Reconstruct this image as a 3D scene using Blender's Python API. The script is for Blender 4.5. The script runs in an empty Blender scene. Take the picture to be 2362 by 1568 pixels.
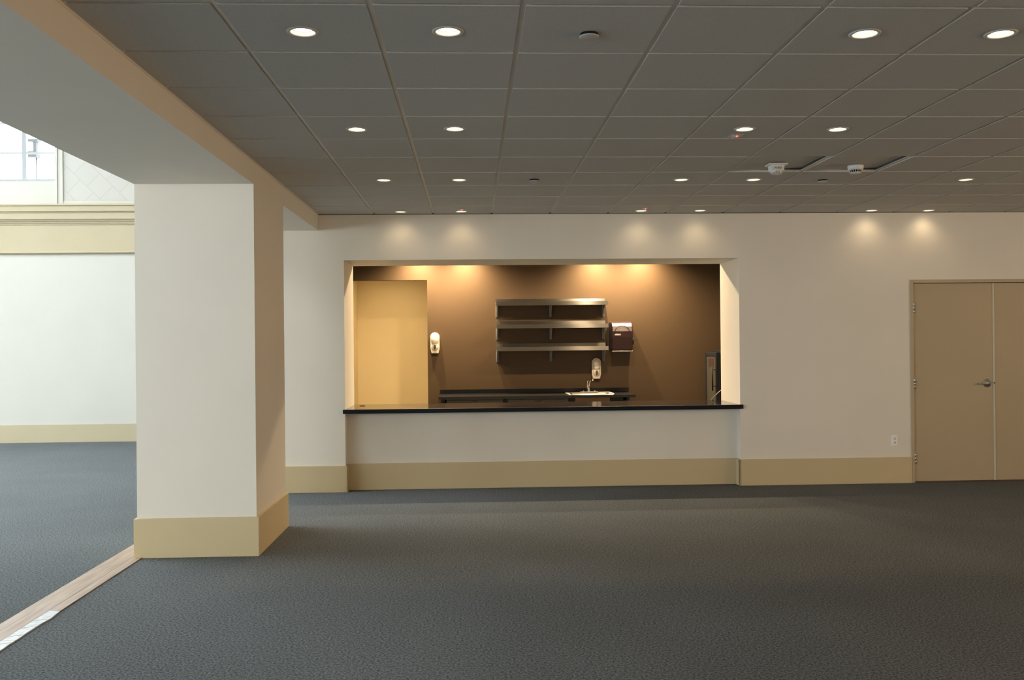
import bpy, bmesh, math, random
from mathutils import Vector, Matrix
random.seed(4)
PI = math.pi
scn = bpy.context.scene
col = scn.collection
T = 0.61                      # ceiling module
H = 2.882                     # ceiling height
GX = lambda i: (i - 1.6469) * T
GY = lambda j: (j - 9.902) * T

# ------------------------------------------------------------------ camera
def set_camera():
    f, yaw, pitch, roll = 2149.74, 0.042644, 0.001657, -0.009803
    cy, sy, cp, sp, cr, sr = math.cos(yaw), math.sin(yaw), math.cos(pitch), math.sin(pitch), math.cos(roll), math.sin(roll)
    fwd = Vector((sy*cp, cy*cp, sp)); right = Vector((cy, -sy, 0)); up = right.cross(fwd)
    r2 = right*cr + up*sr; u2 = up*cr - right*sr
    cd = bpy.data.cameras.new('camera'); cam = bpy.data.objects.new('camera', cd); col.objects.link(cam)
    m = Matrix((r2, u2, -fwd)).transposed().to_4x4(); m.translation = Vector((0, -9.741, 1.544))
    cam.matrix_world = m
    cd.sensor_width = 36; cd.sensor_fit = 'HORIZONTAL'; cd.lens = f*36/2362
    cd.clip_start = 0.05; cd.clip_end = 200
    scn.camera = cam
set_camera()

# ------------------------------------------------------------------ world, daylight, exposure
SKY = 18.2
w = bpy.data.worlds.new('sky'); scn.world = w; w.use_nodes = True
bg = w.node_tree.nodes['Background']
bg.inputs[0].default_value = (0.92, 0.955, 1.0, 1); bg.inputs[1].default_value = SKY
scn.view_settings.view_transform = 'Standard'; scn.view_settings.look = 'None'
scn.view_settings.gamma = 1; scn.view_settings.use_curve_mapping = False
scn.view_settings.exposure = 0.0
LAMP_W = 3.1                 # watts of each ceiling downlight
BAR_W = 480.0
BAR_FRONT_W = 118.0
LAMP_COL = (1.0, 0.74, 0.44)

def portal(loc, size, rot):
    ld = bpy.data.lights.new('daylight_opening', 'AREA'); ld.shape = 'RECTANGLE'
    ld.size, ld.size_y = size; ld.cycles.is_portal = True
    o = bpy.data.objects.new('daylight_opening', ld); o.location = loc; o.rotation_euler = rot; col.objects.link(o)
# windows along the west side of the hall (face +X), the far gallery window (face -Y), roof light (face -Z)
WXX = -15.0
WEST = [(-12.6, -9.4), (-8.9, -5.9), (-5.4, -2.4), (-1.9, 0.8), (2.0, 3.8)]
WZS = [(0.5, 3.0), (0.9, 2.2), (0.9, 2.2), (0.4, 5.6), (0.4, 5.0)]
SOUTH_FILL = [(-13.2, -10.8), (-9.4, -7.0), (-5.6, -3.6)]      # unseen windows added behind the camera to light pillar and wall
SZ = (0.7, 3.3)
EAST_FILL = [(-12.2, -10.2), (-9.6, -7.6), (-7.0, -5.0), (-3.7, -2.5)]      # unseen windows added on the east side for warm fill light
BZ = (1.45, 2.6)
for (y0, y1), wz in zip(WEST, WZS):
    portal((WXX+.02, (y0+y1)/2, sum(wz)/2), (wz[1]-wz[0], y1-y0), (0, -PI/2, 0))
for x0, x1 in SOUTH_FILL:
    portal(((x0+x1)/2, -12.98, sum(SZ)/2), (x1-x0, SZ[1]-SZ[0]), (PI/2, 0, 0))
portal((-8.62, 5.48, 5.39), (3.9, 2.4), (-PI/2, 0, 0))
for y0, y1 in EAST_FILL:
    portal((8.58, (y0+y1)/2, sum(BZ)/2), (BZ[1]-BZ[0], y1-y0), (0, PI/2, 0))
SKYLIGHT = True
SKYL = (-10.6, -6.2, -3.0, 2.4)
if SKYLIGHT: portal(((SKYL[0]+SKYL[1])/2, (SKYL[2]+SKYL[3])/2, 6.98), (SKYL[1]-SKYL[0], SKYL[3]-SKYL[2]), (0, 0, 0))

# ------------------------------------------------------------------ materials
def mat(name, base, rough=0.6, metal=0.0, spec=0.5, **k):
    m = bpy.data.materials.new(name); m.use_nodes = True
    b = m.node_tree.nodes['Principled BSDF']
    b.inputs['Base Color'].default_value = (*base, 1); b.inputs['Roughness'].default_value = rough
    b.inputs['Metallic'].default_value = metal; b.inputs['Specular IOR Level'].default_value = spec
    for kk, v in k.items():
        b.inputs[kk.replace('_', ' ')].default_value = v
    return m
def srgb(*c):
    return tuple(((v/255)/12.92 if v/255 <= .04045 else ((v/255+.055)/1.055)**2.4) for v in c)
def nodes(m):
    nt = m.node_tree; return nt, nt.nodes['Principled BSDF']
def noise_mix(m, c1, c2, scale, detail=3, lo=.35, hi=.65, bump=0, bscale=None, vec_scale=(1, 1, 1), bdist=0.002):
    nt, b = nodes(m)
    tc = nt.nodes.new('ShaderNodeTexCoord'); mp = nt.nodes.new('ShaderNodeMapping'); mp.inputs['Scale'].default_value = vec_scale
    nt.links.new(tc.outputs['Object'], mp.inputs[0])
    n = nt.nodes.new('ShaderNodeTexNoise'); n.inputs['Scale'].default_value = scale; n.inputs['Detail'].default_value = detail
    nt.links.new(mp.outputs[0], n.inputs['Vector'])
    r = nt.nodes.new('ShaderNodeValToRGB'); r.color_ramp.elements[0].position = lo; r.color_ramp.elements[1].position = hi
    r.color_ramp.elements[0].color = (*c1, 1); r.color_ramp.elements[1].color = (*c2, 1)
    nt.links.new(n.outputs['Fac'], r.inputs[0]); nt.links.new(r.outputs[0], b.inputs['Base Color'])
    if bump:
        bn = nt.nodes.new('ShaderNodeTexNoise'); bn.inputs['Scale'].default_value = bscale or scale; bn.inputs['Detail'].default_value = 4
        nt.links.new(mp.outputs[0], bn.inputs['Vector'])
        bp = nt.nodes.new('ShaderNodeBump'); bp.inputs['Strength'].default_value = bump; bp.inputs['Distance'].default_value = bdist
        nt.links.new(bn.outputs['Fac'], bp.inputs['Height']); nt.links.new(bp.outputs[0], b.inputs['Normal'])
    return r
def tint(c, f): return tuple(min(1, v*f) for v in c)
def paint(name, c, rough=.55, var=.025, bump=.12):
    m = mat(name, c, rough, spec=.2); noise_mix(m, tint(c, 1-var), tint(c, 1+var), 1.3, 4, .3, .7, bump, 90); return m

WALL = paint('cream wall paint', (.78, .73, .635))
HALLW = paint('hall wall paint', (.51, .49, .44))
TRIMP = paint('yellow cream trim paint', (.60, .485, .29), .5)
FRAMEP = paint('grey window frame paint', (.33, .345, .36))
HTRIM = paint('hall cornice paint', (.43, .365, .245), .5)
TANW = paint('tan bar wall paint', (.056, .0345, .0175), .5)
DOORP = paint('tan door paint', (.47, .38, .25), .42, .02, .05)
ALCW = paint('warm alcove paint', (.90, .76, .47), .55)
TILE = mat('acoustic tile', (.54, .53, .50), .9, spec=.1); noise_mix(TILE, (.51, .50, .475), (.57, .56, .53), 140, 4, .3, .7, .35, 260, bdist=.001)
TEE = mat('ceiling grid enamel', (.72, .67, .60), .45)
BEAMP = paint('beam paint', (.78, .73, .635))
DARKEDGE = mat('dark grid with painted shade', (.10, .10, .10), .8)  # dark grey paints in the shade of the gaps at the raised tiles
BLACKTOP = mat('black laminate top', srgb(28, 30, 36), .11, spec=.6); noise_mix(BLACKTOP, srgb(24, 25, 30), srgb(38, 38, 42), 120, 3, .4, .7)
BLACKEDGE = mat('black laminate edge', srgb(18, 21, 28), .5, spec=.2)
BACKTOP = mat('black back counter laminate', srgb(14, 14, 15), .3, spec=.3)
ESPRESSO = mat('dark cabinet laminate', srgb(40, 36, 31), .5)
STEEL = mat('brushed stainless steel', (.235, .22, .20), .36, 1.0, Anisotropic=.95)
noise_nt, nb = nodes(STEEL)
def brushed():
    tg = noise_nt.nodes.new('ShaderNodeTangent'); tg.direction_type = 'RADIAL'; tg.axis = 'X'; noise_nt.links.new(tg.outputs[0], nb.inputs['Tangent'])
    tc = noise_nt.nodes.new('ShaderNodeTexCoord'); mp = noise_nt.nodes.new('ShaderNodeMapping'); mp.inputs['Scale'].default_value = (2, 60, 240)
    n = noise_nt.nodes.new('ShaderNodeTexNoise'); n.inputs['Scale'].default_value = 3; n.inputs['Detail'].default_value = 4
    mr = noise_nt.nodes.new('ShaderNodeMapRange'); mr.inputs['To Min'].default_value = .34; mr.inputs['To Max'].default_value = .44
    noise_nt.links.new(tc.outputs['Object'], mp.inputs[0]); noise_nt.links.new(mp.outputs[0], n.inputs[0])
    noise_nt.links.new(n.outputs['Fac'], mr.inputs[0]); noise_nt.links.new(mr.outputs[0], nb.inputs['Roughness'])
brushed()
ZINC = mat('grey bracket steel', (.22, .23, .235), .5, .6)
CHROME = mat('chrome', (.8, .8, .8), .12, 1.0)
SATIN = mat('satin nickel', (.66, .66, .64), .3, 1.0)
WHITEP = mat('white plastic', (.52, .46, .37), .35)
GREYP = mat('grey translucent plastic', (.30, .29, .28), .3)
SMOKE = mat('smoked burgundy plastic', (.022, .008, .009), .32, spec=.35)
BLACKP = mat('black plastic', (.009, .009, .010), .6, spec=.2)
DARKGLASS = mat('dark cooler glass', (.05, .045, .035), .06, spec=.8)
FIXW = mat('white enamel fixture', (.50, .49, .47), .4)
DETW = mat('white detector plastic', (.70, .71, .70), .4)
RED = mat('dark lettering', (.05, .045, .045), .6)
CLEAR = mat('clear strobe lens', (.55, .56, .56), .1, spec=.8)
def emis(name, c, s):
    m = bpy.data.materials.new(name); m.use_nodes = True; b = m.node_tree.nodes['Principled BSDF']
    b.inputs['Base Color'].default_value = (*c, 1); b.inputs['Emission Color'].default_value = (*c, 1); b.inputs['Emission Strength'].default_value = s
    return m
LENS = emis('lit frosted lens', (1, .86, .62), 9)
LED = emis('red indicator lamp', (1, .07, .05), 5)
def glass(name, c):
    m = bpy.data.materials.new(name); m.use_nodes = True; nt = m.node_tree; nt.nodes.clear()
    o = nt.nodes.new('ShaderNodeOutputMaterial'); t = nt.nodes.new('ShaderNodeBsdfTransparent'); g = nt.nodes.new('ShaderNodeBsdfGlossy')
    t.inputs[0].default_value = (*c, 1); g.inputs['Roughness'].default_value = .02
    x = nt.nodes.new('ShaderNodeMixShader'); x.inputs[0].default_value = .06
    nt.links.new(t.outputs[0], x.inputs[1]); nt.links.new(g.outputs[0], x.inputs[2]); nt.links.new(x.outputs[0], o.inputs[0]); return m
GLASS = glass('window glass', (.93, .96, .96)); FILL_GLASS = glass('warm fill window glass', (.90, .73, .55))  # second glass is tinted so the added east windows give warm fill
# carpet
CARPET = mat('grey loop carpet', (.2, .2, .2), .95, spec=.05, Sheen_Weight=.0)
def carpet():
    nt, b = nodes(CARPET); L = nt.links.new
    tc = nt.nodes.new('ShaderNodeTexCoord')
    n1 = nt.nodes.new('ShaderNodeTexNoise'); n1.inputs['Scale'].default_value = 82; n1.inputs['Detail'].default_value = 5; n1.inputs['Roughness'].default_value = .8
    n2 = nt.nodes.new('ShaderNodeTexNoise'); n2.inputs['Scale'].default_value = 1.1; n2.inputs['Detail'].default_value = 3
    L(tc.outputs['Object'], n1.inputs[0]); L(tc.outputs['Object'], n2.inputs[0])
    r = nt.nodes.new('ShaderNodeValToRGB'); e = r.color_ramp.elements
    e[0].position = .38; e[0].color = (.034, .038, .040, 1); e[1].position = .62; e[1].color = (.222, .238, .246, 1)
    L(n1.outputs['Fac'], r.inputs[0])
    mr = nt.nodes.new('ShaderNodeMapRange'); mr.inputs['From Min'].default_value = .3; mr.inputs['From Max'].default_value = .7; mr.inputs['To Min'].default_value = .94; mr.inputs['To Max'].default_value = 1.06
    L(n2.outputs['Fac'], mr.inputs[0])
    mx = nt.nodes.new('ShaderNodeMix'); mx.data_type = 'RGBA'; mx.blend_type = 'MULTIPLY'; mx.inputs[0].default_value = 1
    L(r.outputs[0], mx.inputs[6]); L(mr.outputs[0], mx.inputs[7]); L(mx.outputs[2], b.inputs['Base Color'])
    bp = nt.nodes.new('ShaderNodeBump'); bp.inputs['Strength'].default_value = .5; bp.inputs['Distance'].default_value = .004
    L(n1.outputs['Fac'], bp.inputs['Height']); L(bp.outputs[0], b.inputs['Normal'])
carpet()
WOOD = mat('pale worn oak', (.5, .38, .27), .5); noise_mix(WOOD, (.30, .195, .125), (.43, .315, .225), 5, 5, .3, .7, .1, 12, (9, .6, 9))
TAPE = mat('worn white strip', (.74, .74, .75), .4); noise_mix(TAPE, (.42, .41, .40), (.58, .59, .62), 6, 3, .35, .6, 0, None, (3, 8, 1))
# diagonal stone panel
STONE = mat('diagonal stone panel', (.8, .78, .74), .6)
def stone():
    nt, b = nodes(STONE); L = nt.links.new
    tc = nt.nodes.new('ShaderNodeTexCoord'); mp = nt.nodes.new('ShaderNodeMapping'); mp.vector_type = 'POINT'
    mp.inputs['Rotation'].default_value = (-PI/2, 0, 0)
    mp2 = nt.nodes.new('ShaderNodeMapping'); mp2.inputs['Rotation'].default_value = (0, 0, PI/4)
    L(tc.outputs['Object'], mp.inputs[0]); L(mp.outputs[0], mp2.inputs[0])
    br = nt.nodes.new('ShaderNodeTexBrick'); br.inputs['Scale'].default_value = 1; br.inputs['Brick Width'].default_value = .29; br.inputs['Row Height'].default_value = .29
    br.inputs['Mortar Size'].default_value = .004; br.inputs['Mortar Smooth'].default_value = .2; br.inputs['Bias'].default_value = 0
    br.inputs['Color1'].default_value = (.455, .435, .395, 1); br.inputs['Color2'].default_value = (.445, .425, .385, 1); br.inputs['Mortar'].default_value = (.37, .34, .30, 1)
    L(mp2.outputs[0], br.inputs[0]); L(br.outputs[0], b.inputs['Base Color'])
stone()

# ------------------------------------------------------------------ mesh helpers
class MB:
    def __init__(s): s.bm = bmesh.new()
    def box(s, x0, x1, y0, y1, z0, z1, mi=0, bev=0):
        r = bmesh.ops.create_cube(s.bm, size=1, matrix=Matrix.Translation(((x0+x1)/2, (y0+y1)/2, (z0+z1)/2)) @ Matrix.Diagonal((abs(x1-x0), abs(y1-y0), abs(z1-z0), 1)))
        vs = r['verts']; fs = list({f for v in vs for f in v.link_faces})
        for f in fs: f.material_index = mi
        if bev:
            es = list({e for v in vs for e in v.link_edges})
            q = bmesh.ops.bevel(s.bm, geom=es, offset=bev, segments=2, affect='EDGES', profile=.6)
            for f in q['faces']: f.material_index = mi
        return s
    def prism(s, pts, axis, a, b, mi=0):
        """pts: 2D outline in the other two axes (x,z for y; y,z for x; x,y for z), extruded a..b"""
        def P(p, t):
            return (p[0], t, p[1]) if axis == 'y' else (t, p[0], p[1]) if axis == 'x' else (p[0], p[1], t)
        A = [s.bm.verts.new(P(p, a)) for p in pts]; B = [s.bm.verts.new(P(p, b)) for p in pts]
        fs = [s.bm.faces.new(A), s.bm.faces.new(B[::-1])]
        n = len(pts)
        for i in range(n): fs.append(s.bm.faces.new((A[i], B[i], B[(i+1) % n], A[(i+1) % n])))
        for f in fs: f.material_index = mi
        return s
    def lathe(s, prof, seg=32, c=(0, 0, 0), axis='z', mi=0, sx=1, sy=1):
        rings = []
        for r, h in prof:
            if r < 1e-6:
                p = [0, 0, h]; rings.append([s.bm.verts.new(s._ax(p, axis, c))])
            else:
                rings.append([s.bm.verts.new(s._ax((r*sx*math.cos(2*PI*k/seg), r*sy*math.sin(2*PI*k/seg), h), axis, c)) for k in range(seg)])
        for a, b in zip(rings, rings[1:]):
            for k in range(seg):
                k2 = (k+1) % seg
                if len(a) == 1 and len(b) == 1: continue
                if len(a) == 1: f = s.bm.faces.new((a[0], b[k], b[k2]))
                elif len(b) == 1: f = s.bm.faces.new((a[k], b[0], a[k2]))
                else: f = s.bm.faces.new((a[k], b[k], b[k2], a[k2]))
                f.material_index = mi; f.smooth = True
        return s
    def _ax(s, p, axis, c):
        x, y, z = p
        if axis == 'y': x, y, z = x, z, y
        if axis == 'x': x, y, z = z, x, y
        return (x+c[0], y+c[1], z+c[2])
    def tube(s, pts, r, seg=12, mi=0, radii=None):
        pts = [Vector(p) for p in pts]; rings = []
        for i, p in enumerate(pts):
            d = (pts[min(i+1, len(pts)-1)] - pts[max(i-1, 0)]).normalized()
            ref = Vector((1, 0, 0)) if abs(d.x) < .9 else Vector((0, 1, 0))
            u = d.cross(ref).normalized(); v = d.cross(u); rr = radii[i] if radii else r
            rings.append([s.bm.verts.new(p + (u*math.cos(2*PI*k/seg) + v*math.sin(2*PI*k/seg))*rr) for k in range(seg)])
        for a, b in zip(rings, rings[1:]):
            for k in range(seg):
                f = s.bm.faces.new((a[k], b[k], b[(k+1) % seg], a[(k+1) % seg])); f.smooth = True; f.material_index = mi
        s.bm.faces.new(rings[0]); s.bm.faces.new(rings[-1][::-1])
        return s
    def build(s, name, mats, parent=None, loc=None, smooth=False, merge=False):
        if merge: bmesh.ops.remove_doubles(s.bm, verts=s.bm.verts, dist=1e-5)
        bmesh.ops.recalc_face_normals(s.bm, faces=s.bm.faces)
        me = bpy.data.meshes.new(name); s.bm.to_mesh(me); s.bm.free()
        for m in (mats if isinstance(mats, (list, tuple)) else [mats]): me.materials.append(m)
        if smooth:
            for p in me.polygons: p.use_smooth = True
        o = bpy.data.objects.new(name, me); col.objects.link(o)
        if parent: o.parent = parent
        if loc: o.location = loc
        return o
def struct(o, label=None):
    o['kind'] = 'structure'
    if label: o['label'] = label
    return o
def tag(o, label, cat, group=None):
    o['label'] = label; o['category'] = cat
    if group: o['group'] = group
    return o
def thing(name, label, cat, loc=(0, 0, 0), group=None):
    o = bpy.data.objects.new(name, None); o.location = loc; o.empty_display_size = .1; col.objects.link(o)
    return tag(o, label, cat, group)
def copy_tree(o, parent=None):
    c = o.copy(); col.objects.link(c); c.parent = parent
    for ch in list(o.children): copy_tree(ch, c)
    return c
def wall_with_holes(mb, axis, a, b, u0, u1, z0, z1, holes, mi=0):
    """solid wall between a..b (thickness axis) with rectangular holes (hu0,hu1,hz0,hz1), built as blocks"""
    us = sorted({u0, u1, *[h[0] for h in holes], *[h[1] for h in holes]})
    for p, q in zip(us, us[1:]):
        if q <= u0 or p >= u1: continue
        hs = sorted([(h[2], h[3]) for h in holes if h[0] <= p+1e-6 and h[1] >= q-1e-6]); z = z0
        for h0, h1 in hs+[(z1, z1)]:
            if h0 > z+1e-6:
                if axis == 'y': mb.box(p, q, a, b, z, h0, mi)
                else: mb.box(a, b, p, q, z, h0, mi)
            z = max(z, h1)

# ------------------------------------------------------------------ room shell
XL, XR, YB, YF = WXX, 8.6, -13.0, 5.5
BX0, BX1 = -2.443, -1.585       # bulkhead beam and pillar
OX0, OX1, OZ0, OZ1 = -1.325, 2.823, 0.84, 2.405   # serving opening
BYB = 3.3                      # back wall of the bar room
struct(MB().box(XL, XR, YB, YF, -.1, 0).build('floor', CARPET), 'grey loop carpet')

# front wall with serving opening and double door
m = MB()
m.box(BX0, OX0, 0, .75, 0, H+.12)
m.box(OX1, 4.662, 0, .75, 0, H+.12)
m.box(OX0, OX1, 0, .75, OZ1, H+.12)
m.box(OX0, OX1, .13, .72, 0, .814)
m.box(4.662, 6.50, 0, .75, 2.161, H+.12)
m.box(4.662, 6.50, .12, .75, 0, 2.161)
m.box(6.50, XR, 0, .75, 0, H+.12)
struct(m.build('wall_front', WALL), 'cream wall with wide serving opening')
# baseboards
BH, BT = .275, .022
def bbx(mb, x0, x1, y, s=-1): mb.box(x0, x1, y, y+s*BT, 0, BH, 0, .003)
m = MB()
m.box(BX0+.1, OX0+BT, 0, -BT, 0, BH, 0, .003)
m.box(OX0+BT, OX0, -BT, .13, 0, BH, 0, .003)
struct(m.build('baseboard_front_left', TRIMP))
m = MB(); m.box(OX0+BT, OX1-BT, .13, .13-BT, 0, BH, 0, .003)
struct(m.build('baseboard_under_counter', TRIMP))
m = MB()
m.box(OX1-BT, 4.66, 0, -BT, 0, BH, 0, .003); m.box(OX1-BT, OX1, -BT, .13, 0, BH, 0, .003)
struct(m.build('baseboard_front_right', TRIMP))
m = MB(); m.box(6.5, XR, 0, -BT, 0, BH, 0, .003); struct(m.build('baseboard_front_far_right', TRIMP))

# bar room
m = MB()
DX0, DX1, DZ = -1.95, -.622, 2.412
wall_with_holes(m, 'y', BYB, BYB+.10, -2.1, 4.2, 0, H+.12, [(DX0, DX1, 0, DZ)])
struct(m.build('wall_bar_back', TANW), 'tan wall behind the bar')
m = MB(); m.box(4.0, 4.12, .75, BYB, 0, H+.12); struct(m.build('wall_bar_right', TANW))
m = MB(); m.box(-2.22, -2.1, .75, BYB+.1, 0, H+.12); struct(m.build('wall_bar_left', TANW))
m = MB()
m.box(-1.90, -1.80, BYB+.10, 5.0, 0, H+.12); m.box(-1.90, .2, 5.0, 5.1, 0, H+.12); m.box(.1, .2, BYB+.1, 5.0, 0, H+.12)
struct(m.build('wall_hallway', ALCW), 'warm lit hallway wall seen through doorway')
m = MB(); m.box(-1.9, .2, BYB+.1, 5.1, H+.055, H+.1); struct(m.build('ceiling_hallway', WALL))

# pillar and bulkhead
PY0, PY1 = -2.862, -1.80
m = MB(); m.box(BX0, BX1, PY0, PY1, 0, 2.714)
struct(m.build('wall_pillar', WALL), 'square cream pillar carrying the bulkhead')
m = MB(); t = .02
m.box(BX0-t, BX1+t, PY0-t, PY1+t, 0, BH+.01, 0, .004)
struct(m.build('baseboard_pillar', TRIMP))
m = MB(); m.box(BX0, BX1, YB, 0, 2.714, 3.3)
struct(m.build('wall_bulkhead', BEAMP), 'cream bulkhead beam over the pillar')
m = MB(); m.box(BX0, BX1, YB, 0, 3.3, 7.0); struct(m.build('wall_hall_upper', HALLW))
m = MB(); m.box(BX1, BX1+.016, YB, -.001, H+.002, H+.006); m.box(BX1, BX1+.003, YB, -.001, H-.012, H+.003)
struct(m.build('trim_1', TEE), 'wall angle where ceiling meets bulkhead')

# hall: side, back, far walls, roof
m = MB(); m.box(BX0, BX0+.15, .0, YF, 0, 7.0); struct(m.build('wall_hall_right', HALLW))
m = MB(); wall_with_holes(m, 'x', XL-.3, XL, YB, YF+.3, 0, 7, [(a, b, *wz) for (a, b), wz in zip(WEST, WZS)]); struct(m.build('wall_left', HALLW))
m = MB(); wall_with_holes(m, 'y', YB-.2, YB, XL, XR, 0, 7, [(a, b, *SZ) for a, b in SOUTH_FILL]); struct(m.build('wall_back', WALL))
m = MB(); wall_with_holes(m, 'x', XR, XR+.2, YB, .75, 0, H+.1, [(a, b, *BZ) for a, b in EAST_FILL]); struct(m.build('wall_right', WALL))
WX0, WX1, FZ0, FZ1 = -10.6, -6.64, 4.187, 6.6
m = MB()
wall_with_holes(m, 'y', YF, YF+.3, XL, BX0+.15, 0, 7, [(WX0, WX1, FZ0, FZ1)])
struct(m.build('wall_far', HALLW), 'white far wall of the daylit hall')
m = MB()
if not SKYLIGHT: m.box(XL, BX1, YB, YF, 7, 7.2)
else:
  m.box(XL, SKYL[0], YB, YF, 7, 7.2); m.box(SKYL[1], BX1, YB, YF, 7, 7.2)
  m.box(SKYL[0], SKYL[1], YB, SKYL[2], 7, 7.2); m.box(SKYL[0], SKYL[1], SKYL[3], YF, 7, 7.2)
struct(m.build('ceiling_hall', HALLW))
m = MB(); m.box(-6.52, BX0, YF-.02, YF, 3.86, 7.0); struct(m.build('wall_stone_panel', STONE), 'pale stone panel with diagonal joints')
m = MB()
m.box(-6.64, -6.605, YF-.05, YF, 3.80, 7, 0, .004); m.box(-6.605, -6.56, YF-.03, YF, 3.80, 7, 0, .004); m.box(-6.56, -6.52, YF-.045, YF, 3.80, 7, 0, .004)
m.box(-6.52, BX0, YF-.035, YF, 3.80, 3.86)
struct(m.build('trim_2', HALLW), 'moulding framing the stone panel')
# cornice profile (y,z)
m = MB()
prof = [(0, 3.80), (-.17, 3.80), (-.17, 3.775), (-.15, 3.77), (-.15, 3.685), (-.125, 3.68), (-.125, 3.665), (-.115, 3.66), (-.115, 3.565), (-.085, 3.56), (-.08, 3.535), (-.06, 3.53), (-.055, 3.505), (-.04, 3.50), (-.04, 3.485), (-.025, 3.48), (-.025, 3.07), (-.05, 3.065), (-.055, 3.035), (-.035, 3.02), (0, 3.012)]
m.prism([(YF+a, z) for a, z in prof], 'x', XL, BX0)
struct(m.build('trim_3', HTRIM), 'yellow cream cornice band with stepped mouldings')
m = MB(); m.box(XL, BX0, YF, YF-.022, 0, .285, 0, .003); struct(m.build('baseboard_far', HTRIM))
# windows
def window(n, axis, u0, u1, z0, z1, pos, ncol, nrow, gm):
    fr = MB(); t = .06
    def b(mb, a0, a1, c0, c1, d0, d1):
        if axis == 'y': mb.box(a0, a1, pos+d0, pos+d1, c0, c1, 0, .006)
        else: mb.box(pos+d0, pos+d1, a0, a1, c0, c1, 0, .006)
    for a in (u0, u1-t): b(fr, a, a+t, z0, z1, 0, .08)
    for c in (z0, z1-t): b(fr, u0, u1, c, c+t, 0, .08)
    for k in range(1, ncol):
        x = u0+(u1-u0)*k/ncol; b(fr, x-.035, x+.035, z0, z1, .01, .07)
    for k in range(1, nrow):
        z = z0+(z1-z0)*k/nrow; b(fr, u0, u1, z-.012, z+.012, .02, .06)
    root = struct(fr.build('window_%d' % n, FRAMEP))
    g = MB()
    if axis == 'y': g.box(u0, u1, pos+.035, pos+.041, z0, z1)
    else: g.box(pos+.035, pos+.041, u0, u1, z0, z1)
    g.build('window_pane', gm, root)
    return root
w1 = window(1, 'y', WX0-.03, WX1+.12, FZ0, FZ1, YF+.12, 6, 5, GLASS)
for k, (a, b) in enumerate(WEST): window(2+k, 'x', a, b, *WZS[k], XL-.2, 3, 4, GLASS)
for k, (a, b) in enumerate(SOUTH_FILL): window(12+k, 'y', a, b, *SZ, YB-.15, 3, 2, GLASS)  # added fill windows, unseen
for k, (a, b) in enumerate(EAST_FILL): window(8+k, 'x', a, b, *BZ, XR+.08, 2, 1, FILL_GLASS)  # added warm fill windows, unseen
m = MB()
for k in range(5 if SKYLIGHT else 0):
    y = SKYL[2]+(SKYL[3]-SKYL[2])*k/4; m.box(SKYL[0], SKYL[1], y-.04, y+.04, 7.05, 7.15)
if SKYLIGHT: sk = struct(m.build('window_7', HALLW)); g = MB(); g.box(*SKYL, 7.16, 7.17); g.build('window_pane', GLASS, sk)

# threshold strip
m = MB(); m.box(-2.632, -2.477, -12.9, -1.5, 0, .006, 0, .0015); m.box(-2.474, -2.405, -4.215, -1.5, 0, .007, 0, .0015)
struct(m.build('trim_4', WOOD), 'pale wooden threshold strip between the two carpets')
m = MB()
pts = [(-2.472, -4.215), (-2.472, -12.9)]
y = -12.9; edge = []
while y < -4.25:
    edge.append((-2.398 + (random.uniform(-.006, .006) if y > -5.2 else 0), y)); y += random.uniform(.05, .12)
edge.append((-2.404, -4.225))
m.prism(pts+edge, 'z', 0, .008)
for yy in (-4.42, -4.55, -4.70, -4.83): m.prism([(-2.470, yy), (-2.406, yy+.035), (-2.406, yy+.04), (-2.470, yy+.005)], 'z', .008, .0095)
tag(m.build('floor_tape', TAPE), 'worn whitish tape strip along wooden floor threshold', 'tape')

# ------------------------------------------------------------------ ceiling grid
LAMPS = []      # (i, j)
for j in (-5.45, -2.45):
    for i in (.49, 1.49, 4.50, 5.51, 8.52, 9.53): LAMPS.append((i, j, 'o'))
LAMPS += [(.477, .54, 'a'), (1.496, .52, 'a'), (4.494, .53, 'a'), (5.491, .52, 'a'), (8.51, .53, 'o'), (9.51, .53, 'o')]
LAMPS += [(.484, 3.55, 'b'), (1.489, 3.53, 'b'), (4.508, 3.54, 'b'), (5.50, 3.55, 'b'), (8.51, 3.55, 'o'), (9.51, 3.55, 'o')]
LAMPS += [(.477, 6.54, 'c'), (1.491, 6.54, 'c'), (4.524, 6.57, 'c'), (5.531, 6.58, 'c'), (8.533, 6.62, 'c'), (9.53, 6.62, 'o')]
LAMPS += [(.469, 9.60, 'd'), (1.484, 9.59, 'd'), (4.524, 9.59, 'd'), (5.531, 9.59, 'd'), (8.523, 9.66, 'd'), (9.533, 9.68, 'd')]
LX = lambda i: GX(i); LY = lambda j: GY(j)
AP = .053
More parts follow.
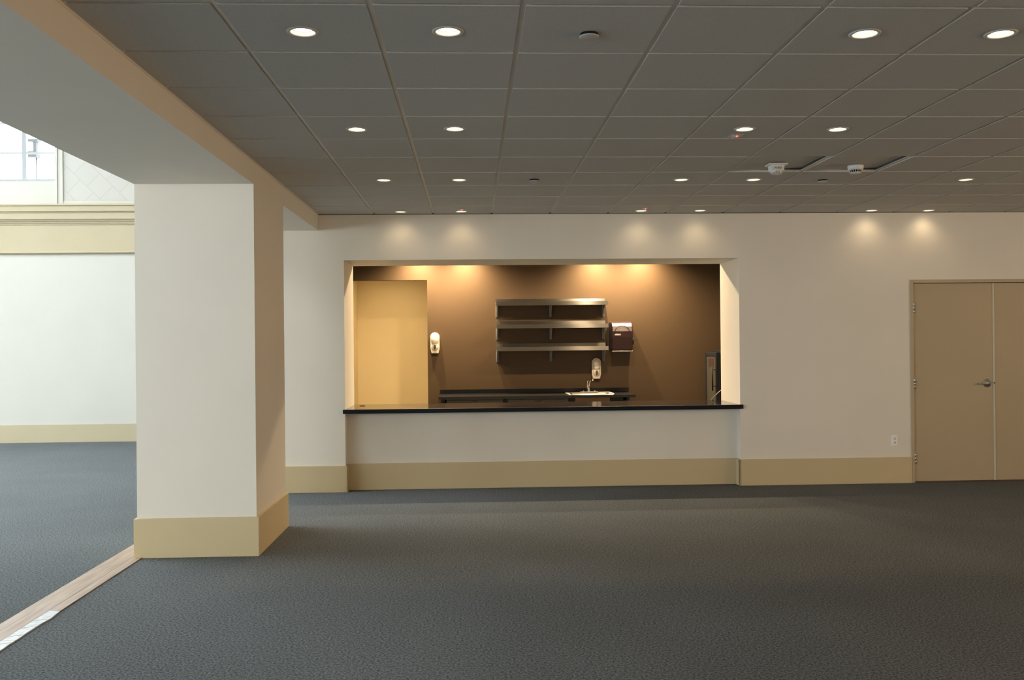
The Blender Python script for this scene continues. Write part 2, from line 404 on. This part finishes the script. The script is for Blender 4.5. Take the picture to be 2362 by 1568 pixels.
def ceiling_tiles(mb, x0, x1, y0, y1, lamps, tilt={}):
    g = .0125; drop = .0; tee = .008
    i0 = math.floor(x0/T+1.6469); i1 = math.ceil(x1/T+1.6469); j0 = math.floor(y0/T+9.902); j1 = math.ceil(y1/T+9.902)
    for i in range(i0, i1):
        for j in range(j0, j1):
            a0, a1 = max(GX(i)+g, x0+.012), min(GX(i+1)-g, x1-.002); c0, c1 = max(GY(j)+g, y0), min(GY(j+1)-g, y1-.002)
            if a1-a0 < .02 or c1-c0 < .02: continue
            cell = [l for l in lamps if a0 < LX(l[0]) < a1 and c0 < LY(l[1]) < c1]
            z = H; rz = tilt.get((i, j))
            if rz: 
                q = [(a0, c0, H), (a1, c0, H+rz), (a1, c1, H+rz*1.1), (a0, c1, H+.004)]
            else: q = [(a0, c0, H), (a1, c0, H), (a1, c1, H), (a0, c1, H)]
            V = [mb.bm.verts.new(p) for p in q]; U = [mb.bm.verts.new((p[0], p[1], p[2]+.015)) for p in q]
            for k in range(4): mb.bm.faces.new((V[k], V[(k+1) % 4], U[(k+1) % 4], U[k]))
            mb.bm.faces.new(U)
            if cell:
                l = cell[0]; cx, cy = LX(l[0]), LY(l[1]); n = 32
                R = [mb.bm.verts.new((cx+AP*math.cos(2*PI*(k+.5)/n), cy+AP*math.sin(2*PI*(k+.5)/n), H)) for k in range(n)]
                # bridge circle to the four corners: corner index by quadrant
                cor = [V[2], V[3], V[0], V[1]]
                for k in range(n):
                    qa = k*4//n; qb = ((k+1) % n)*4//n
                    k2 = (k+1) % n
                    mb.bm.faces.new((cor[qa], R[k], R[k2])) if qa == qb else mb.bm.faces.new((cor[qa], R[k], R[k2], cor[qb]))
            else: mb.bm.faces.new(V[::-1])
    # tees
    for i in range(i0, i1+1):
        x = GX(i)
        if x0 < x < x1: mb.box(x-.0165, x+.0165, y0, y1-.001, H+tee, H+tee+.004, 1)
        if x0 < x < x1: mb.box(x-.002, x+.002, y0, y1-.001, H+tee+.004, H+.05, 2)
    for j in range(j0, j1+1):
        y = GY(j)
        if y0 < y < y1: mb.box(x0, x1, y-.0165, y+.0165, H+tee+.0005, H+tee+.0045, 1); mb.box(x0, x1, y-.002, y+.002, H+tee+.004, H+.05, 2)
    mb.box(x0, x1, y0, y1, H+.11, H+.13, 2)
m = MB()
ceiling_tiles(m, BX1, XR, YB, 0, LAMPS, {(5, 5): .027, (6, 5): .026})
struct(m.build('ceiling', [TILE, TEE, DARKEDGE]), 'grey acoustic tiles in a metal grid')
BARL = []
for (x, y) in [(-.719, 3.01), (-.099, 3.01), (1.755, 3.01), (2.37, 3.01), (-.719, 1.65), (-.099, 1.65), (1.755, 1.65), (2.37, 1.65), (-1.15, 4.15)]:
    BARL.append((x/T+1.6469, y/T+9.902, 'bar'))
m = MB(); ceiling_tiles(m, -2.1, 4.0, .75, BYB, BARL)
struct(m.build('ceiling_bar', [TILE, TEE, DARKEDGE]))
# small edge angle at the front wall
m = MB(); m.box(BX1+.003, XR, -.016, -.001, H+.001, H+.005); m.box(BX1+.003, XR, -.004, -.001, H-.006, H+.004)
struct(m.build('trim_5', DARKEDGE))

# ------------------------------------------------------------------ downlights
def make_downlight():
    root = thing('downlight', '', 'light')
    m = MB(); m.lathe([(.0525, .004), (.0525, -.004), (.060, -.006), (.0675, -.004), (.0685, 0.0), (.0525, 0.0)], 40); m.build('trim_ring', FIXW, root, smooth=True)
    m = MB(); m.lathe([(.0525, .0), (.050, .018), (.048, .03), (.048, .05), (0, .05)], 40); m.build('reflector_can', FIXW, root)
    m = MB(); m.lathe([(0, .010), (.025, .0105), (.043, .013), (.0485, .018), (.0485, .024), (0, .024)], 40); m.build('lens', LENS, root)
    ld = bpy.data.lights.new('downlight_lamp', 'SPOT'); ld.energy = LAMP_W; ld.color = LAMP_COL; ld.spot_size = math.radians(134); ld.spot_blend = 1.0; ld.shadow_soft_size = .03
    lo = bpy.data.objects.new('downlight_lamp', ld); lo.location = (0, 0, -.004); col.objects.link(lo); lo.parent = root
    return root
base = make_downlight()
BAR_LAMP = next(c for c in base.children if c.type == 'LIGHT').data.copy()
BAR_LAMP.energy = BAR_W; BAR_LAMP.spot_size = math.radians(146)
HALLWAY_FILL = BAR_LAMP.copy(); BAR_LAMP.color = (1.0, .77, .48); HALLWAY_FILL.energy = 50; BAR_FRONT = BAR_LAMP.copy(); BAR_FRONT.energy = BAR_FRONT_W; BAR_FRONT.color = (1.0, .75, .47); BAR_FRONT.spot_size = math.radians(166); BAR_FRONT.spot_blend = .45; used = False  # hallway lamp is added out of view to brighten the wall beyond the doorway
rown = {'a': 'nearest row of ceiling lights', 'b': 'second nearest row of ceiling lights', 'c': 'third nearest row of ceiling lights', 'd': 'far row by the serving wall'}
ordn = ['leftmost', 'second from left', 'third from left', 'fourth from left', 'fifth from left', 'sixth from left']
cnt = {}
for (i, j, r) in LAMPS+BARL:
    o = base if not used else copy_tree(base); used = True
    o.location = (LX(i), LY(j), H)
    if r in rown:
        k = cnt.get(r, 0); cnt[r] = k+1
        o['label'] = 'round lit downlight, %s in the %s' % (ordn[k], rown[r]); o['group'] = 'lit ceiling downlights'
    elif r == 'bar':
        for ch in o.children:
            if ch.type == 'LIGHT': ch.data = HALLWAY_FILL if LY(j) > 3.5 else BAR_LAMP if LY(j) > 2.5 else BAR_FRONT
        o['label'] = 'lit downlight in the bar room ceiling above the opening head' if LY(j) < 3.5 else 'unseen downlight added to brighten the hallway behind the doorway head'; o['group'] = 'bar room downlights'
    else: o['label'] = 'recessed warm downlight of the main ceiling, outside the photo frame'; o['group'] = 'ceiling downlights beyond the frame'

# concealed cover plates
def cover(x, y, label):
    root = thing('cover_plate', label, 'ceiling fitting', (x, y, H), 'round cover plates on the ceiling')
    m = MB(); m.lathe([(0, -.017), (.040, -.017), (.0425, -.015), (.0425, -.012), (0, -.012)], 40); m.build('cover_disc', FIXW, root)
    m = MB(); m.lathe([(.039, -.012), (.039, .0)], 32); m.build('stem', BLACKP, root)
cover(.522, -5.70, 'round white cover plate on ceiling tile, nearest and largest of its kind')
cover(.522, -2.05, 'round cover plate on ceiling right of the second downlight of the third row')
cover(2.967, -2.00, 'round cover plate on ceiling just behind the round smoke detector')

# emergency indicator plates with red lamp
def indicator(x, y, label, zlen=.05):
    root = thing('indicator_unit', label, 'indicator', (x, y, H), 'red-lamp indicator units on the ceiling')
    m = MB(); m.box(-.042, .042, -.04, .055, -.003, 0, 0, .001); m.build('base_plate', FIXW, root)
    m = MB(); m.prism([(-.030, -.020), (-.004, -.020), (.002, .045), (-.018, .045)], 'z', -.006, -.003); m.build('reflector', DETW, root)
    m = MB(); m.lathe([(0, -.010), (.006, -.0085), (.008, -.003)], 16, c=(.006, .0, 0)); m.build('red_lamp', LED, root, smooth=True)
indicator(1.744, -3.69, 'small ceiling unit with glowing red lamp beside second-row downlight')
indicator(-.095, -.325, 'tiny red indicator lamp on ceiling by the second downlight near the serving wall')
indicator(1.765, -.345, 'tiny red indicator lamp on ceiling by the third downlight near the serving wall')

# fire strobe
FZ = H
st = thing('fire_alarm', 'square-based white ceiling fire alarm strobe lettered FIRE', 'fire alarm', (2.345, -2.68, FZ))
m = MB(); m.box(-.072, .072, -.06, .06, -.008, 0.002, 0, .003); m.build('mounting_plate', DETW, st)
m = MB(); m.prism([(-.050, -.008), (.050, -.008), (.046, -.052), (-.046, -.052)], 'y', -.045, .045); m.build('housing', DETW, st)
m = MB(); m.lathe([(.046, -.052), (.045, -.066), (.036, -.074), (.018, -.078), (0, -.079)], 32); m.build('strobe_lens', CLEAR, st, smooth=True)
m = MB()
for k in range(10):
    a = 2*PI*k/10; m.box(.034*math.cos(a)-.003, .034*math.cos(a)+.003, .034*math.sin(a)-.003-.01, .034*math.sin(a)+.003-.01, -.068, -.052)
m.build('lens_frame', GREYP, st)
cu = bpy.data.curves.new('lettering', 'FONT'); cu.body = 'FIRE'; cu.size = .026; cu.align_x = 'CENTER'; cu.extrude = .0006; cu.space_character = 1.25
to = bpy.data.objects.new('tmp', cu); col.objects.link(to); bpy.context.view_layer.update()
me = bpy.data.meshes.new_from_object(to.evaluated_get(bpy.context.evaluated_depsgraph_get())); bpy.data.objects.remove(to)
me.materials.clear(); me.materials.append(RED); lo = bpy.data.objects.new('lettering', me); col.objects.link(lo); lo.parent = st
lo.location = (0, -.0462, -.041); lo.rotation_euler = (PI/2, 0, 0)
# smoke detector
sd = thing('smoke_detector', 'round white ceiling smoke detector with dark vent slots', 'smoke detector', (2.985, -2.63, H))
m = MB(); m.lathe([(0, 0), (.060, 0), (.060, -.010), (.056, -.030), (.051, -.036), (0, -.036)], 40); m.build('base', DETW, sd, smooth=False)
m = MB(); m.lathe([(.042, -.036), (.040, -.052)], 32); m.build('sensing_chamber', BLACKP, sd)
m = MB()
for k in range(16):
    a = 2*PI*k/16; c, s_ = math.cos(a), math.sin(a)
    m.tube([(.049*c, .049*s_, -.036), (.043*c, .043*s_, -.053)], .0022, 6)
m.lathe([(.044, -.052), (.040, -.058), (.015, -.062), (0, -.062)], 32); m.build('vent_cage', DETW, sd)
m = MB(); m.lathe([(0, -.034), (.003, -.033), (.004, -.03)], 12, c=(-.045, -.028, 0)); m.build('status_window', CLEAR, sd)

# ------------------------------------------------------------------ double door
dr = MB()
dr.box(4.662, 4.697, -.012, .12, 0, 2.161, 0, .002); dr.box(6.465, 6.50, -.012, .12, 0, 2.161, 0, .002); dr.box(4.697, 6.465, -.012, .12, 2.126, 2.161, 0, .002)
door = struct(dr.build('door_1', DOORP), 'tan steel double door in a flush frame')
m = MB(); m.box(4.70, 5.571, .012, .055, .012, 2.121, 0, .002); leafL = m.build('door_leaf', DOORP, door)
m = MB(); m.box(5.577, 6.462, .012, .055, .012, 2.121, 0, .002); leafR = m.build('door_leaf', DOORP, door)
m = MB(); m.box(5.568, 5.586, .004, .014, .012, 2.121, 0, .002); m.build('astragal', paint('light door edge strip', (.62, .56, .42), .4), leafR)
for z in (1.858, 1.054, .257):
    m = MB(); 
    for k in range(3): m.lathe([(0, -.053+.036*k), (.0105, -.053+.036*k), (.0105, -.019+.036*k), (0, -.019+.036*k)], 14, c=(4.703, -.008, z))
    m.build('hinge', SATIN, leafL)
m = MB(); m.lathe([(0, .0), (.047, .0), (.047, -.006), (.040, -.012), (.018, -.014), (.016, -.045), (0, -.046)], 36, c=(5.503, .012, 1.052), axis='y')
m.build('rose', SATIN, leafL, smooth=False)
m = MB(); m.tube([(5.503, -.030, 1.052), (5.475, -.038, 1.053), (5.44, -.040, 1.052), (5.405, -.036, 1.049), (5.395, -.028, 1.048)], .009, 14, radii=[.014, .012, .010, .0095, .008]); m.build('door_lever', SATIN, leafL)
m = MB(); m.lathe([(0, -.006), (.006, -.006), (.006, .006), (0, .006)], 12, c=(5.578, .004, 1.052), axis='y'); m.build('latch', BLACKP, leafL)
m = MB(); m.box(4.70, 6.462, -.02, .06, 0, .010, 0, .002); m.build('threshold', mat('bronze threshold', (.09, .05, .035), .5, .3), door)

# outlet
ol = thing('power_outlet', 'white duplex power outlet on wall left of the double door', 'outlet', (4.478, 0, .452))
m = MB(); m.box(-.035, .035, -.006, 0, -.057, .057, 0, .003); m.build('cover', mat('white outlet plate', (.90, .89, .86), .4), ol)
for dz in (-.021, .021):
    m = MB(); m.lathe([(0, -.0085), (.0165, -.0085), (.0165, -.005)], 24, c=(0, 0, dz), axis='y', sy=.85); r_ = m.build('socket', mat('socket face', (.80, .79, .76), .4), ol)
    m = MB(); m.box(-.008, -.005, -.0092, -.008, dz+.001, dz+.009); m.box(.005, .008, -.0092, -.008, dz+.001, dz+.009); m.box(-.002, .002, -.0092, -.008, dz-.010, dz-.006); m.build('slots', BLACKP, r_)

# ------------------------------------------------------------------ bar counter
bc = thing('bar_counter', 'long black counter top lining the serving opening', 'counter', (0, 0, 0))
m = MB(); m.box(-1.343, 2.845, -.045, -.018, .812, .856, 1, .003); m.box(OX0+.001, OX1-.001, -.0185, .78, .818, .8555, 0)
m.build('counter_slab', [BLACKTOP, BLACKEDGE], bc)
m = MB(); m.lathe([(.030, .8557), (.030, .8585), (.024, .8590), (.022, .8565), (0, .8565)], 28, c=(-1.205, .50, 0)); m.build('cable_grommet', mat('matt black rubber', (.004, .004, .004), 1, spec=0), bc)
for x in (-.2, .8, 1.8):
    pass
# pale rod lying at the right end of the counter
m = MB(); m.tube([(2.705, .755, .8605), (2.78, .765, .93), (2.93, .757, 1.06)], .0035, 8)
tag(m.build('rod', WHITEP), 'thin pale rod leaning at right end of bar counter', 'rod')

# ------------------------------------------------------------------ back counter, sink, cabinets
CZ = .826
bk = thing('back_counter', 'black back counter with splash against tan wall', 'counter', (0, 0, 0))
BW = BYB-.002
m = MB(); m.box(-.45, 1.29, 2.52, BW, CZ-.034, CZ, 0, .002); m.box(1.29, 1.88, 2.52, 2.58, CZ-.034, CZ, 0); m.box(1.29, 1.88, 3.08, BW, CZ-.034, CZ, 0); m.box(1.88, 2.155, 2.52, BW, CZ-.034, CZ, 0, .002)
m.build('worktop', BACKTOP, bk)
m = MB(); m.box(-.455, 2.19, 3.278, BW, CZ, CZ+.056, 0, .002); m.build('backsplash', BACKTOP, bk)
for x in (-.405, 2.045):
    m = MB(); m.prism([(2.58, CZ-.035), (BW, CZ-.035), (BW, .70), (3.24, .70), (2.58, CZ-.075)], 'x', x, x+.035); m.build('support_bracket', BLACKP, bk)
def cabinet(x0, x1, label):
    root = thing('base_cabinet', label, 'cabinet', (x0, 2.60, 0), 'dark cabinets under the back counter'); wd = x1-x0
    m = MB(); m.box(0, wd, .02, .63, .10, CZ-.036); m.box(.02, wd-.02, .08, .62, 0, .10); m.build('carcass', ESPRESSO, root)
    for s in (0, 1):
        a = .004 if s == 0 else wd/2+.002; b = wd/2-.002 if s == 0 else wd-.004
        m = MB(); m.box(a, b, 0, .02, .12, CZ-.055, 0, .002); d = m.build('door', ESPRESSO, root)
        hx = wd/2-.034 if s == 0 else wd/2+.034
        m = MB(); m.tube([(hx, -.002, .755), (hx, -.028, .752), (hx, -.030, .735), (hx, -.030, .665), (hx, -.028, .648), (hx, -.002, .645)], .0045, 10); m.build('handle', CHROME, d)
    return root
c1 = cabinet(-.35, .40, 'left dark double-door cabinet under the back counter')
cabinet(.46, 1.27, 'right dark double-door cabinet under the back counter, beside the sink')
sp = MB(); sp.box(.752, .808, .04, .66, 0, CZ-.036); sp.build('filler_panel', BLACKP, c1)
sc = thing('sink_cabinet', 'dark open cabinet with brown panel under the sink', 'cabinet', (1.60, 2.62, 0))
m = MB(); m.box(-.325, -.24, 0, .66, 0, CZ-.036); m.build('side_panel', BLACKP, sc)
m = MB(); m.box(.23, .415, .04, .66, 0, CZ-.036); m.build('side_panel', BLACKP, sc)
m = MB(); m.box(-.238, .228, .003, .018, .12, CZ-.036); m.build('apron_panel', paint('brown apron panel', (.13, .075, .04), .5), sc)
sk_ = thing('sink', 'stainless steel drop-in sink in the back counter', 'sink', (1.585, 2.83, CZ))
m = MB()
rim = []
def rrect(hx, hy, r, z, n=6):
    out = []
    for (cx, cy, a0) in ((hx-r, hy-r, 0), (-hx+r, hy-r, PI/2), (-hx+r, -hy+r, PI), (hx-r, -hy+r, 1.5*PI)):
        for k in range(n+1):
            a = a0+PI/2*k/n; out.append((cx+r*math.cos(a), cy+r*math.sin(a), z))
    return out
loops = [rrect(.318, .275, .05, 0.0), rrect(.316, .272, .05, .009), rrect(.300, .258, .045, .011), rrect(.272, .215, .06, .004), rrect(.265, .208, .06, -.02), rrect(.25, .19, .06, -.15), rrect(.21, .15, .06, -.17), rrect(.03, .03, .029, -.172)]
vl = [[m.bm.verts.new(p) for p in L_] for L_ in loops]
for A, B in zip(vl, vl[1:]):
    n = len(A)
    for k in range(n): f = m.bm.faces.new((A[k], A[(k+1) % n], B[(k+1) % n], B[k])); f.smooth = True
m.bm.faces.new(vl[-1]); m.build('basin', STEEL, sk_)
m = MB(); m.lathe([(.026, -.170), (.020, -.168), (0, -.169)], 20); m.build('drain', CHROME, sk_)
fc = thing('faucet', 'chrome faucet with tall spout behind the sink basin', 'faucet', (1.60, 3.06, CZ+.009))
m = MB(); m.box(-.125, .125, -.026, .026, 0, .012, 0, .005); m.build('deck_plate', CHROME, fc)
m = MB(); m.lathe([(.024, .012), (.022, .03), (.019, .05), (.016, .07), (0, .072)], 24); m.build('body', CHROME, fc, smooth=True)
sp_ = [(0, 0, .05), (.004, 0, .09), (.012, -.005, .13), (.022, -.02, .165), (.032, -.05, .188), (.040, -.085, .186), (.044, -.105, .168)]
m = MB(); m.tube(sp_, .0095, 14); m.build('spout', CHROME, fc)
m = MB(); m.tube([(-.012, 0, .04), (-.020, .0, .09), (-.014, .01, .14), (.002, .02, .18)], .006, 12, radii=[.012, .009, .006, .008]); m.build('lever_handle', CHROME, fc)
for x in (-.078, .082):
    m = MB(); m.lathe([(.016, .011), (.015, .02), (.010, .026), (0, .027)], 18, c=(x, 0, 0)); m.build('cap', CHROME, fc, smooth=True)

# ------------------------------------------------------------------ shelves
def shelf(z, ztop, label):
    root = thing('wall_shelf', label, 'shelf', (.332, BYB, z), 'stainless shelves stacked on the tan wall')
    W = 1.538
    m = MB()
    m.box(0, W, -.305, -.0, -.003, 0); m.box(0, W, -.307, -.304, -.052, .001, 0, .0008)
    m.box(0, W, -.304, -.290, -.052, -.049)
    m.box(0, .0025, -.305, -.005, -.034, 0); m.box(W-.0025, W, -.305, -.005, -.034, 0)
    m.build('shelf_board', STEEL, root)
    m = MB(); m.box(.0, W, -.006, -.003, 0, ztop-z); m.build('back_upturn', STEEL, root)
    for x in (.012, .762, 1.505):
        m = MB(); m.prism([(-.004, -.004), (-.27, -.004), (-.27, -.022), (-.03, -.205), (-.004, -.205)], 'x', x, x+.0035)
        m.box(x-.010, x+.022, -.006, -.0, -.205, -.005)
        m.prism([(-.27, -.022), (-.266, -.022+.0), (-.028, -.205+.004), (-.03, -.207)], 'x', x-.006, x+.010)
        b = m.build('bracket', ZINC, root)
        m = MB()
        for zz in (-.06, -.155): m.lathe([(.006, -.006), (.005, -.009), (0, -.010)], 10, c=(x+.012, 0, zz), axis='y')
        m.build('screw', BLACKP, b)
shelf(2.089, 2.138, 'stainless wall shelf, top of the three')
shelf(1.776, 1.828, 'stainless wall shelf, middle of the three')
shelf(1.466, 1.516, 'stainless wall shelf, bottom of the three')

# ------------------------------------------------------------------ dispensers
def soap(x, z, label):
    """z = bottom; 0.128 wide, 0.29 tall"""
    root = thing('soap_dispenser', label, 'soap dispenser', (x, BYB, z), 'white soap dispensers on the tan wall')
    w_, h_ = .064, .292
    def outline(s, zo=0, n=12, hh=h_):
        p = [(-.048*s, zo), (.048*s, zo), (w_*s, zo+.07), (w_*s, hh-w_*s)]
        p += [(w_*s*math.cos(PI*k/n), hh-w_*s+w_*s*math.sin(PI*k/n)) for k in range(1, n)]
        p += [(-w_*s, hh-w_*s), (-w_*s, zo+.07)]
        return p
    m = MB(); m.prism(outline(1), 'y', -.05, 0); bo = m.build('back_housing', WHITEP, root)
    bo.modifiers.new('b', 'BEVEL').width = .008; bo.modifiers[0].segments = 3
    # domed cover: superellipsoid-ish lathe, upper half
    m = MB(); n = 20; rings = []
    for a in range(9):
        th = PI/2*a/8; s = math.cos(th); y = -.05-.052*math.sin(th)
        ring = []
        for k in range(n):
            b = 2*PI*k/n; cx = .056*math.cos(b)*s; cz = .205+(.075 if math.sin(b) > 0 else .085)*math.sin(b)*s
            ring.append(m.bm.verts.new((cx, y, cz)))
        rings.append(ring)
    for A, B in zip(rings, rings[1:]):
        for k in range(n): m.bm.faces.new((A[k], A[(k+1) % n], B[(k+1) % n], B[k]))
    m.build('front_cover', mat('glossy white cover', (.70, .64, .54), .2), root, smooth=True, merge=True)
    # lower push bib
    m = MB(); rings = []
    for a in range(7):
        th = PI/2*a/6; s = math.cos(th); y = -.045-.028*math.sin(th)
        rings.append([m.bm.verts.new((.053*math.cos(2*PI*k/n)*s, y, .095+.062*math.sin(2*PI*k/n)*s)) for k in range(n)])
    for A, B in zip(rings, rings[1:]):
        for k in range(n): m.bm.faces.new((A[k], A[(k+1) % n], B[(k+1) % n], B[k]))
    m.build('push_plate', WHITEP, root, smooth=True, merge=True)
    m = MB(); m.lathe([(0, -.0775), (.012, -.0770), (.0165, -.072), (.0165, -.060)], 24, c=(0, 0, .088), axis='y', sy=2.0); m.build('level_window', mat('dark level window', (.05, .045, .04), .3), root, smooth=True)
soap(-.519, 1.389, 'white soap dispenser beside the doorway, bright under the light')
soap(1.736, 1.009, 'white soap dispenser above the sink, below the bottom shelf')
# paper towel dispenser
pt = thing('paper_towel_dispenser', 'smoked burgundy paper towel dispenser right of the shelves', 'dispenser', (2.075, BYB, 1.392))
m = MB(); m.box(-.150, .150, -.06, 0, 0, .41, 0, .012); m.build('back_housing', BLACKP, pt)
m = MB(); pr = [(-.055, .01), (-.19, .012), (-.205, .03), (-.212, .12), (-.225, .20), (-.225, .28), (-.205, .35), (-.165, .392), (-.11, .412), (-.055, .416)]
m.prism(pr, 'x', -.138, .146); co = m.build('cover', SMOKE, pt); co.modifiers.new('b', 'BEVEL').width = .014; co.modifiers[0].segments = 4
m = MB()
arc = [(.128*math.cos(PI*k/16), .09*math.sin(PI*k/16)) for k in range(17)]
m.tube([(.0+a*.8, -.229+.6*max(0, z-.05), .27+z) for a, z in arc], .004, 8); m.build('arched_rib', SMOKE, pt)
m = MB(); m.box(-.105, -.02, -.228, -.222, .222, .243, 0, .003); m.build('badge', mat('silver badge', (.42, .38, .34), .4, .5), pt)
m = MB(); m.box(-.14, .148, -.20, -.05, -.004, .012, 0, .003); m.build('tear_bar', STEEL, pt)
m = MB(); m.lathe([(0, .146), (.032, .146), (.032, .172), (0, .175)], 24, c=(0, -.11, .14), axis='x', sy=1.5); m.tube([(.16, -.11, .17), (.185, -.12, .165), (.215, -.13, .163)], .006, 8); m.build('feed_lever', BLACKP, pt)

# ------------------------------------------------------------------ beverage cooler, faces left
cl = thing('beverage_cooler', 'black glass-door beverage cooler at right end of the bar', 'cooler', (3.25, 2.86, 0))
m = MB(); 
m.box(.03, .62, -.29, .31, .03, 1.37, 0, .006); m.box(.10, .58, -.27, .29, 1.37, 1.395, 0, .004)
m.build('body', BLACKP, cl)
m = MB()
m.box(0, .03, -.29, -.235, .05, 1.37, 0, .004); m.box(0, .03, .26, .315, .05, 1.37, 0, .004); m.box(0, .03, -.235, .26, 1.32, 1.37, 0, .004); m.box(0, .03, -.235, .26, .05, .12, 0, .004)
d = m.build('door', BLACKP, cl)
m = MB(); m.box(.010, .018, -.235, .26, .12, 1.32); m.build('glass_pane', DARKGLASS, d)
m = MB(); m.tube([(-.045, -.262, .86), (-.045, -.262, 1.19)], .010, 12); m.tube([(0, -.262, .92), (-.045, -.262, .92)], .006, 8); m.tube([(0, -.262, 1.14), (-.045, -.262, 1.14)], .006, 8); m.build('door_handle', BLACKP, d)
m = MB(); m.box(.006, .010, -.12, .14, 1.17, 1.29, 0, .001); m.build('sticker', mat('faded red sticker', (.035, .018, .016), .4), d)

# distant fitting seen through the high window
fx = MB(); fx.box(-8.74, -8.52, 9.0, 9.15, 5.58, 5.63, 0, .01); fx.box(-8.62, -8.56, 9.02, 9.12, 5.3, 5.6, 0, .01); fx.box(-8.76, -8.55, 9.0, 9.2, 5.27, 5.40, 0, .03); fx.tube([(-8.59, 9.1, 0), (-8.59, 9.1, 5.3)], .012)
tag(fx.build('street_light', mat('weathered dark metal', (.046, .047, .049), .7, spec=.1)), 'grey outdoor fitting seen through the high far window', 'light')
